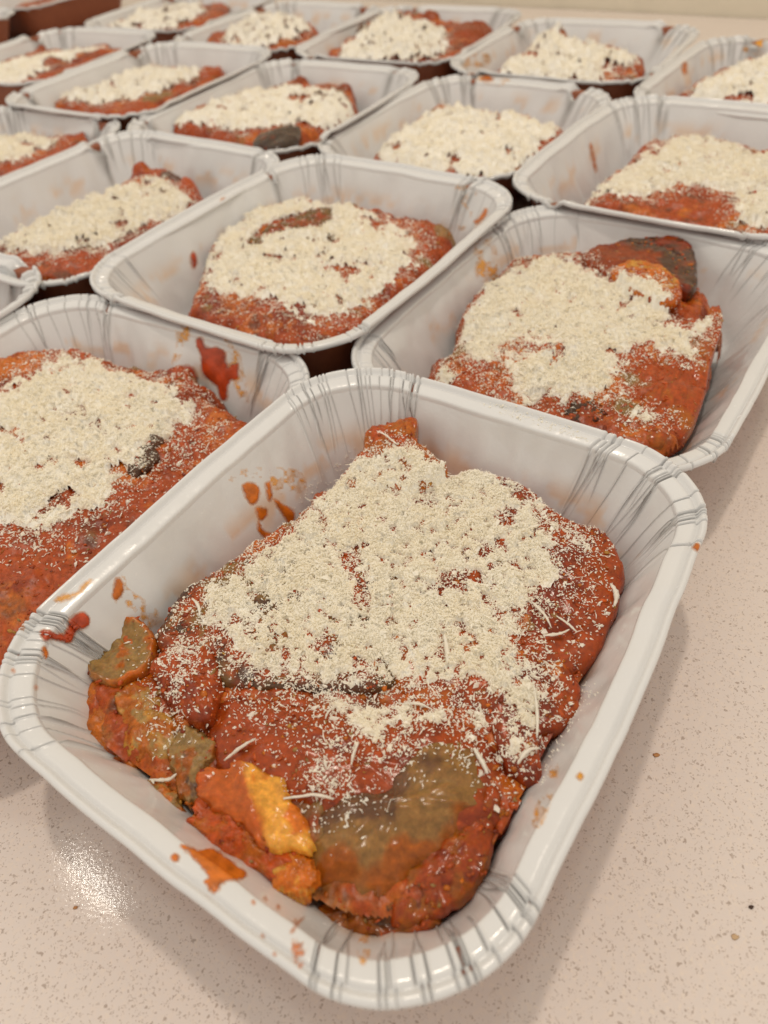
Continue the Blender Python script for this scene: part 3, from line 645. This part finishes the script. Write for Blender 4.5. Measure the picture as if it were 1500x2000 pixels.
make_food(T['C'], [(880, 650), (900, 590), (960, 530), (1010, 495), (1140, 485), (1210, 470), (1310, 465), (1352, 480), (1372, 545), (1395, 575), (1415, 610), (1390, 740), (1365, 820), (1355, 870), (1290, 900), (1200, 900), (1050, 850), (900, 780), (820, 710)], .031,
          'eggplant bake with a brown skinned slice folded at its back right corner', .0012, edge=.010,
          parts=[dict(px=[(1140, 500), (1165, 480), (1230, 470), (1300, 462), (1345, 475), (1362, 520), (1352, 565), (1300, 560), (1230, 545), (1180, 530)], z=.038, th=.009, dome=.002, cols=(RED*.7, BRN, DRED), cs=.02, thr=.0, rough=1.0, name='eggplant_slice', label='folded slice with dark brown skin at the back'),
                 dict(px=[(1200, 530), (1230, 510), (1290, 520), (1330, 560), (1310, 590), (1250, 570)], z=.040, th=.007, dome=.001, cols=(ORG, RED, YEL*.7), cs=.008, name='eggplant_slice'),
                 dict(px=[(1290, 620), (1340, 620), (1380, 640), (1390, 600), (1412, 615), (1385, 740), (1355, 830), (1300, 860), (1250, 840), (1260, 740)], z=.033, th=.012, dome=.002, cols=(RED, ORG*.7, RED), cs=.009, name='eggplant_slice', rough=1.4),
                 dict(px=[(1110, 800), (1130, 783), (1170, 785), (1180, 805), (1150, 818), (1120, 815)], z=.0335, th=.003, dome=.0002, rough=2.0, wob=.002, cols=(BRN*.8, BRN, DRED*.6), name='dark_patch', label='dark patch painted for the shaded gap near the front')],  # dark piece whose colour stands for the shade in a gap
          cheese=[([(880, 640), (930, 560), (1010, 505), (1080, 490), (1140, 500), (1160, 535), (1240, 560), (1310, 600), (1330, 640), (1395, 620), (1370, 680), (1340, 725), (1300, 690), (1250, 690), (1230, 710), (1240, 755), (1190, 790), (1120, 780), (1060, 790), (1000, 765), (960, 720), (900, 700)], 1.0),
                  ([(830, 720), (850, 700), (900, 705), (905, 735), (860, 748)], .9), ([(880, 700), (960, 710), (1060, 790), (1000, 800), (900, 760)], .35), ([(1190, 800), (1250, 790), (1310, 820), (1290, 835), (1220, 825)], .8)],
          holes=[([(960, 670), (1080, 660), (1100, 700), (980, 720)], .35)], pulp=1100, heap=.0026, nflake=42000, fl=.0014, org=.4, dust=.010)
make_food(T['D'], [(400, 480), (430, 440), (480, 395), (560, 385), (660, 392), (760, 400), (830, 430), (892, 445), (880, 490), (830, 545), (760, 600), (700, 650), (620, 690), (540, 690), (440, 650), (340, 600), (370, 560), (385, 510)], .030,
          'eggplant bake with a brown cut edge showing through its cheese, in the middle tray', .0015, bumps=[(850, 438, .011, .005, RED*.8), (875, 455, .010, .002, OLIVE), (600, 395, .012, .003, None)],
          parts=[dict(px=[(487, 468), (530, 440), (600, 415), (652, 405), (655, 440), (640, 465), (560, 468), (510, 475)], z=.0345, th=.007, dome=.001, cols=(OLIVE*.7, RED*.8, BRN), cs=.006, thr=.1, name='eggplant_slice', label='bare brown cut edge of a slice across the middle', rough=1.6)],
          cheese=[([(390, 545), (400, 480), (430, 440), (500, 400), (600, 385), (655, 398), (720, 405), (790, 440), (835, 490), (800, 530), (740, 570), (690, 610), (600, 625), (540, 600), (480, 590), (420, 575)], 1.0), ([(380, 560), (560, 620), (640, 650), (560, 655), (420, 605)], .35)],
          holes=[([(487, 468), (530, 442), (600, 420), (652, 410), (652, 445), (640, 462), (560, 466), (510, 474)], .93), ([(660, 395), (760, 405), (700, 415)], .5)], pulp=900, heap=.0028, nflake=34000, fl=.0015, dust=.014)
make_food(T['E'], [(-60, 500), (0, 465), (60, 430), (200, 370), (265, 325), (330, 328), (385, 350), (405, 390), (360, 440), (260, 500), (200, 545), (130, 570), (60, 560), (-40, 530)], .032,
          'narrow eggplant bake heaped with lumpy cheese, in the tray left of the middle one', .0017, bumps=[(275, 335, .010, .006, RED), (370, 362, .011, .004, RED*1.1), (345, 345, .012, .003, BRN)],
          cheese=[([(-20, 480), (20, 460), (90, 420), (200, 378), (270, 350), (330, 350), (385, 388), (330, 425), (250, 460), (210, 490), (150, 490), (130, 512), (60, 498), (10, 500)], 1.0)], heap=.0040, nflake=20000, fl=.0018, dust=.012)
make_food(T['G'], [(1125, 390), (1165, 350), (1215, 300), (1270, 272), (1340, 260), (1440, 268), (1500, 285), (1600, 320), (1640, 380), (1580, 450), (1500, 475), (1400, 460), (1250, 425), (1150, 410)], .031,
          'broad cheese covered eggplant bake with a red front edge, at the right edge', .0017, bumps=[(1260, 285, .016, .003, RED)],
          cheese=[([(1150, 378), (1200, 330), (1255, 292), (1340, 262), (1420, 272), (1500, 298), (1600, 330), (1560, 410), (1500, 445), (1440, 432), (1410, 385), (1340, 372), (1280, 385), (1200, 385)], 1.0)], heap=.0028, nflake=26000, fl=.0017, dust=.014)
make_food(T['H'], [(715, 305), (780, 258), (830, 212), (910, 203), (1010, 216), (1080, 232), (1118, 243), (1100, 285), (1040, 335), (980, 365), (880, 350), (780, 325)], .029,
          'eggplant bake almost wholly covered by cheese, in the tray behind the middle one', .002,
          cheese=[([(725, 303), (800, 232), (890, 206), (1000, 222), (1085, 232), (1100, 252), (1060, 292), (1010, 335), (960, 355), (850, 332)], 1.1)], heap=.0036, nflake=14000, fl=.0018, dust=.010)
make_food(T['I'], [(280, 240), (370, 200), (480, 178), (570, 153), (640, 158), (692, 170), (697, 205), (650, 245), (590, 275), (540, 295), (470, 282), (380, 262)], .031,
          'eggplant bake with a dark purple brown end at its front', .002, bumps=[(300, 235, .010, .003, YEL*.8), (680, 178, .010, .006, RED*.6), (590, 160, .010, .004, RED*.6)],
          parts=[dict(px=[(495, 275), (520, 260), (560, 247), (585, 250), (580, 272), (545, 290), (510, 288)], z=.038, th=.010, dome=.003, cols=(BRN*.6, DARK*1.4, DRED*.7), cs=.012, name='eggplant_slice', label='dark purple brown end of a slice', rough=1.0, N=60, K=8)],
          cheese=[([(320, 235), (400, 213), (460, 178), (540, 170), (620, 172), (690, 190), (692, 212), (640, 240), (600, 245), (540, 248), (480, 262), (420, 250), (340, 242)], 1.0)],
          holes=[([(568, 192), (640, 188), (640, 198), (570, 203)], .8)], heap=.0036, nflake=11000, fl=.0018, dust=.008)
make_food(T['J'], [(50, 200), (110, 183), (190, 163), (240, 148), (300, 128), (390, 132), (445, 133), (420, 165), (330, 205), (260, 228), (180, 225), (90, 208)], .030,
          'low narrow eggplant bake with a red end at the right, in the upper left tray', .0024, bumps=[(410, 148, .016, .003, RED), (95, 190, .008, .003, YEL*.6)],
          cheese=[([(100, 190), (170, 178), (205, 150), (290, 132), (370, 130), (400, 142), (360, 168), (300, 185), (240, 200), (170, 203)], 1.05)], heap=.0044, nflake=8000, fl=.0020, dust=.008)
make_food(T['K'], [(-100, 300), (20, 263), (100, 258), (150, 260), (205, 248), (160, 290), (60, 335), (0, 360), (-150, 360)], .030,
          'eggplant bake half cut by the left edge, red strip along its front right', .0024, bumps=[(150, 270, .018, .002, RED)],
          cheese=[([(-100, 300), (20, 268), (90, 262), (130, 270), (80, 292), (30, 318), (-60, 335)], 1.0)], heap=.003, nflake=7000, fl=.0020, dust=.008)
make_food(T['L'], [(-100, 160), (-30, 120), (20, 108), (70, 90), (130, 98), (200, 78), (225, 64), (272, 76), (200, 125), (120, 155), (40, 178), (-80, 185)], .031,
          'eggplant bake with red chunks around a pale cheese strip, in the far left tray', .0026, bumps=[(235, 78, .022, .004, RED*.8), (85, 97, .012, .004, RED*.7), (108, 127, .014, .004, RED)],
          cheese=[([(-60, 140), (60, 112), (140, 98), (190, 90), (205, 97), (140, 118), (70, 155), (-40, 172)], 1.0)], holes=[([(85, 122), (130, 120), (135, 134), (90, 137)], .9)], heap=.003, nflake=6000, fl=.0020, dust=.006)
make_food(T['M'], [(150, 42), (220, 28), (300, 12), (380, 10), (450, -2), (440, 30), (390, 52), (300, 68), (200, 60)], .028,
          'eggplant bake with a reddish left end, in the tray behind the far left one', .003, bumps=[(175, 42, .022, .002, RED)],
          cheese=[([(205, 48), (260, 24), (370, 12), (410, 22), (370, 46), (290, 60), (220, 56)], 1.0)], heap=.005, nflake=4000, fl=.0022, dust=.006)
make_food(T['N'], [(395, 78), (455, 48), (500, 28), (560, 33), (625, 50), (610, 85), (545, 112), (470, 105)], .031,
          'eggplant bake with one orange red piece at its front right, top of the photo', .003, bumps=[(555, 88, .016, .004, ORG*.8)],
          cheese=[([(430, 78), (480, 34), (530, 26), (600, 42), (605, 62), (560, 80), (520, 95), (450, 92)], 1.0)], heap=.006, nflake=5000, fl=.0022, dust=.006)
make_food(T['O'], [(630, 105), (680, 68), (735, 18), (800, 6), (880, 38), (972, 48), (940, 90), (870, 130), (810, 145), (720, 125)], .034,
          'tall eggplant bake with dark red chunks along its back, in the top centre tray', .0026, bumps=[(755, 18, .012, .010, RED*.7), (800, 15, .018, .008, RED*.7), (845, 35, .016, .006, RED*.7), (925, 65, .026, .007, RED*.7), (700, 62, .014, .004, BRN), (820, 125, .010, .003, RED*.7)],
          cheese=[([(650, 108), (705, 68), (740, 32), (800, 40), (870, 58), (880, 92), (850, 120), (800, 132), (700, 120)], 1.05)], holes=[([(875, 65), (970, 45), (960, 75), (890, 92)], .9)], heap=.006, nflake=8000, fl=.0022, dust=.006)
make_food(T['P'], [(950, 145), (1005, 108), (1050, 70), (1110, 70), (1190, 85), (1262, 105), (1250, 155), (1200, 190), (1120, 180), (1020, 162)], .031,
          'eggplant bake under a peaked cheese mound with one red spot at its left', .0024, bumps=[(1090, 72, .014, .008, None), (1035, 112, .010, .003, RED), (1262, 112, .012, .003, RED*.8)],
          cheese=[([(965, 140), (1010, 100), (1050, 68), (1095, 62), (1120, 82), (1170, 88), (1245, 102), (1238, 135), (1180, 168), (1100, 165), (1010, 152)], 1.05)], holes=[([(1018, 106), (1052, 106), (1050, 120), (1020, 120)], .95), ([(1170, 130), (1230, 130), (1220, 160), (1180, 160)], .5)], heap=.005, nflake=8000, fl=.0022, dust=.006)
make_food(T['Q'], [(1310, 180), (1365, 148), (1420, 122), (1500, 105), (1620, 110), (1680, 160), (1600, 215), (1480, 210), (1380, 195)], .031,
          'pale eggplant bake cut by the right edge, in the top right corner tray', .0026,
          cheese=[([(1325, 178), (1375, 150), (1430, 128), (1500, 112), (1600, 120), (1640, 160), (1580, 200), (1460, 196), (1380, 188)], 1.1)], heap=.004, nflake=6000, fl=.0022, dust=.008)
for k, lb in (('F', 'eggplant bake in the tray cut off at the left edge'), ('R', 'eggplant bake in the tray cut off in the top left corner'), ('T', 'eggplant bake in the brown sided tray behind the far left ones')):
    a, b = T[k].hl-.045, T[k].hw-.035; e = [(a, b), (-a*.7, b*.9), (-a*.8, -b), (a*.9, -b*.8)]
    if k == 'F': e = [(x-.012, y+.004) for x, y in e]
    make_food(T[k], None, .027, lb, .003, ext=e, cheese=[], nflake=10, under=0)
    T[k].food['group'] = 'portions of eggplant bake, one in each tray'

# ------------------------------------------------------------------ splashes on the trays
O1 = np.array([.62, .16, .012]); O2 = np.array([.80, .36, .03]); R1 = np.array([.42, .05, .010])
def hf(pts, k, ox, oy): return [(ox+x*k, oy+y*k) for x, y in pts]
c3 = lambda p: hf(p, .5, 0, 450)
c5 = lambda p: hf(p, .4667, 0, 1100)
splash(A, c3([(945, 1000), (965, 985), (1000, 990), (1015, 1020), (1005, 1060), (985, 1075), (960, 1050)]), O1)
splash(A, c3([(1035, 990), (1055, 985), (1065, 1040), (1050, 1062), (1040, 1030)]), O1)
splash(A, c3([(1000, 1080), (1040, 1085), (1042, 1115), (1015, 1135), (1000, 1110)]), O1)
splash(A, c3([(1068, 1050), (1110, 1070), (1150, 1100), (1140, 1160), (1085, 1195), (1030, 1200), (1005, 1170), (1010, 1130), (1030, 1170), (1080, 1180), (1115, 1150), (1100, 1110)]), O1)
splash(A, c3([(890, 950), (990, 930), (1120, 930), (1180, 950), (1190, 1010), (1100, 1030), (1010, 960), (920, 985)]), O2, .0002, spots=True)
splash(A, c3([(480, 1350), (500, 1400), (560, 1440), (620, 1500), (580, 1560), (520, 1480), (450, 1450)]), O2, .0002, spots=True)
splash(A, c5([(480, 70), (505, 65), (520, 110), (500, 150), (470, 145)]), O1, .0005)
splash(A, c5([(225, 155), (260, 130), (320, 120), (350, 80), (385, 70), (345, 125), (280, 160), (240, 165)]), O2, .0003)
splash(A, c5([(165, 290), (190, 275), (230, 290), (270, 290), (290, 230), (330, 205), (368, 215), (372, 260), (320, 290), (300, 330), (260, 330), (215, 320), (185, 325)]), R1*1.1, .0011)
splash(A, c5([(175, 355), (190, 350), (203, 375), (195, 400), (182, 390)]), O1, .0004)
splash(A, c5([(80, 262), (95, 260), (100, 275), (85, 280)]), O1, .0004)
splash(A, c5([(755, 1180), (790, 1185), (830, 1200), (900, 1195), (960, 1240), (1030, 1295), (1010, 1330), (940, 1335), (905, 1385), (870, 1360), (850, 1330), (870, 1310), (810, 1240)]), O1, .0004, ragged=3.0)
splash(A, c5([(715, 1225), (735, 1215), (752, 1230), (745, 1250), (720, 1245)]), O1, .0006)
for (x, y) in ((1110, 1405), (1165, 1440), (1150, 1635), (1060, 1420), (1100, 1560), (55, 450), (150, 520), (1235, 1500)):
    splash(A, c5([(x-9, y), (x, y-11), (x+9, y+2), (x+2, y+12)]), O1, .0003, ragged=.6)
splash(A, c5([(1225, 1550), (1215, 1540), (1255, 1490), (1275, 1482), (1245, 1520)]), O1, .0003, ragged=.6)
splash(A, [(1040, 1600), (1075, 1500), (1090, 1510), (1060, 1610)], O2, .0002, spots=True)
splash(A, [(1125, 1518), (1132, 1508), (1140, 1516), (1134, 1526)], O2, .0005, ragged=.8)
splash(A, [(1352, 1070), (1360, 1060), (1368, 1066), (1362, 1078)], O1, .0004, ragged=.5)
splash(A, [(700, 1840), (730, 1820), (720, 1870), (705, 1885)], O2, .0002, spots=True)
splash(A, [(570, 1830), (600, 1850), (590, 1890), (575, 1880)], O1, .0002, spots=True)
B = T['B']
splash(B, c3([(765, 425), (790, 415), (805, 450), (850, 455), (880, 480), (890, 530), (930, 520), (932, 580), (900, 590), (888, 660), (860, 660), (845, 610), (790, 560), (785, 500), (770, 460)]), R1*1.15, .0006, ragged=2.5)
splash(B, c3([(690, 385), (740, 375), (735, 440), (700, 500), (665, 540), (690, 450)]), O2, .0003, spots=True)
splash(B, c3([(870, 400), (930, 480), (940, 500), (970, 650), (950, 680), (900, 560)]), O2, .0003, spots=True)
splash(B, c3([(610, 575), (660, 545), (740, 525), (770, 560), (760, 590), (650, 600)]), R1, .002)
splash(T['D'], [(371, 500), (378, 490), (385, 500), (385, 518), (375, 524)], R1*1.1, .0008)
splash(T['D'], [(431, 392), (437, 386), (444, 391), (437, 398)], O1, .0012, ragged=.5)
splash(T['D'], [(925, 432), (938, 422), (948, 408), (953, 412), (945, 428), (932, 438)], O1, .0006)
splash(T['D'], [(890, 365), (930, 370), (912, 440), (895, 445), (905, 400)], O2, .0002, spots=True)
splash(T['C'], [(930, 470), (960, 465), (975, 520), (965, 550), (930, 540)], O2, .0002, spots=True)
splash(T['G'], [(1151, 286), (1157, 284), (1166, 330), (1160, 332)], O1, .0006, ragged=.6)
splash(T['H'], [(938, 152), (950, 142), (968, 145), (960, 158), (945, 159)], O1, .0010)
splash(T['H'], [(900, 138), (940, 145), (1000, 158), (960, 166)], O2, .0003, spots=True)
splash(T['P'], [(900, 125), (935, 100), (955, 95), (955, 125), (920, 132)], O2*.9, .0003, spots=True)
splash(T['Q'], [(1331, 124), (1341, 122), (1342, 143), (1333, 145)], O1, .001)
splash(T['Q'], [(1450, 95), (1490, 75), (1520, 80), (1510, 105), (1470, 105)], O2, .001, spots=True)

# ------------------------------------------------------------------ long shreds on the nearest food
def shred(T, p0, p1, wd, arch, lift=.0008, n=12):
    a, b = lpx(T, [p0], .033)[0], lpx(T, [p1], .033)[0]; t = np.linspace(0, 1, n)[:, None]
    P = a*(1-t)+b*t; side = np.array([-(b-a)[1], (b-a)[0]]); P = P+side*np.sin(t*3.14)*arch
    rng = np.random.default_rng(int(p0[0])); h = np.array([max(T.hat(np.array([q[0]]), np.array([q[1]]))[0], .020) for q in P])
    h = np.convolve(np.pad(h, 2, mode='edge'), np.ones(5)/5, 'valid')+lift+.0012
    tg = np.gradient(P, axis=0); tg /= np.linalg.norm(tg, axis=1)[:, None]; nr_ = np.column_stack([-tg[:, 1], tg[:, 0]])
    V = []
    for k in range(n):
        ww = wd*(.35+.65*math.sin(math.pi*(k+.6)/(n+.2)))*rng.uniform(.75, 1.2)
        for (u, v) in ((1, 0), (0, .6), (-1, 0), (0, -.5)): V.append((P[k, 0]+nr_[k, 0]*ww*u, P[k, 1]+nr_[k, 1]*ww*u, h[k]+ww*v+rng.normal(0, .00012)))
    F = [[k*4+j, k*4+(j+1) % 4, k*4+4+(j+1) % 4, k*4+4+j] for k in range(n-1) for j in range(4)]+[[3, 2, 1, 0], [n*4-4, n*4-3, n*4-2, n*4-1]]
    mesh('cheese_shred', V, F, CHEESE, T.food)
for p0, p1, wd, ar in (((588, 935), (622, 990), .0005, .05), ((1040, 1350), (1048, 1445), .00055, .04), ((960, 1275), (970, 1340), .0005, .05), ((868, 1250), (874, 1310), .0008, .03), ((1010, 1500), (1052, 1465), .0007, .1),
                       ((440, 1490), (505, 1455), .0006, .05), ((560, 1575), (655, 1572), .0006, .12), ((925, 1470), (952, 1518), .0008, .03), ((262, 1495), (300, 1530), .0007, .1), ((290, 1520), (345, 1512), .0006, -.05),
                       ((740, 880), (778, 905), .0005, .05), ((1085, 1215), (1125, 1245), .0005, .05), ((1060, 1255), (1110, 1240), .0006, -.05), ((1035, 1185), (1075, 1240), .0005, .06), ((1190, 1150), (1198, 1190), .0009, .15),
                       ((780, 1370), (845, 1395), .0005, .05), ((690, 1510), (705, 1470), .0005, .05), ((380, 1180), (395, 1215), .0006, .1), ((720, 1195), (790, 1195), .0004, .04), ((640, 1420), (660, 1385), .0004, .1)):
    shred(A, p0, p1, wd, ar)
def dust(T, px, n, fl, seed):
    poly = np.array(px, float); rng = np.random.default_rng(seed); a, b = poly.min(0), poly.max(0); C = []
    org = np.array([*loc(T, CAM[None, :2])[0], CAMH])
    while len(C) < n:
        q = rng.uniform(a, b)[None]
        if sdf(q, poly)[0] < 0: continue
        pw = at(q, 0); l = np.array([*loc(T, pw[:, :2])[0], 0.0]); h = T.bvh.ray_cast(Vector(org), Vector(l-org).normalized())[0]
        if h is not None: C.append((h.x, h.y, h.z+fl*.12))
        else: n -= 1
    if not C: return
    V, F = flakes(np.array(C), rng, fl); o = mesh('cheese_dust', V, F, CHEESE, T.root, smooth=False); o['kind'] = 'stuff'
dust(A, [(930, 785), (1000, 790), (1120, 835), (1160, 865), (1100, 850), (980, 810)], 160, .0011, 1)
dust(A, [(1130, 1330), (1180, 1340), (1120, 1420), (1060, 1540), (1040, 1540), (1080, 1440)], 120, .0012, 2)
dust(A, [(560, 1000), (620, 930), (660, 900), (700, 870), (680, 920), (600, 1000)], 70, .0013, 3)
# ------------------------------------------------------------------ specks on the counter
def crumb(px, r, label, name='crumb', mat=CRUMB, flat=.6):
    P = at([px], 0)[0]; rng = np.random.default_rng(int(px[0])); V = []; n = 10
    for k, (rr, z) in enumerate(((.8, 0.0), (1, .35), (.75, .8), (.3, 1.0))):
        for j in range(n): a = j/n*6.283; q = rr*r*rng.uniform(.75, 1.2); V.append((q*math.cos(a), q*math.sin(a)*.7, z*r*flat*rng.uniform(.85, 1.1)+.00005))
    F = [[k*n+j, k*n+(j+1) % n, (k+1)*n+(j+1) % n, (k+1)*n+j] for k in range(3) for j in range(n)]+[list(range(n))[::-1], list(range(3*n, 4*n))]
    o = mesh(name, V, F, mat); o.location = (P[0], P[1], 0.0001); o['label'] = label; o['category'] = 'crumb'
OC = mat_plain('orange_crumb', (.45, .20, .06), .5); TAN = mat_plain('tan_crumb', (.55, .38, .22), .6)
crumb((1467, 1772), .0008, 'black crumb on the bare counter near the right edge')
crumb((1282, 1475), .0011, 'brownish crumb on the bare counter right of the nearest tray', mat=OC, flat=.25)
crumb((148, 1773), .0007, 'tiny orange crumb on the counter below the bright lamp reflection', mat=OC)
crumb((1435, 1830), .0011, 'pale tan smudge of food on the counter at the lower right', mat=TAN, flat=.1)
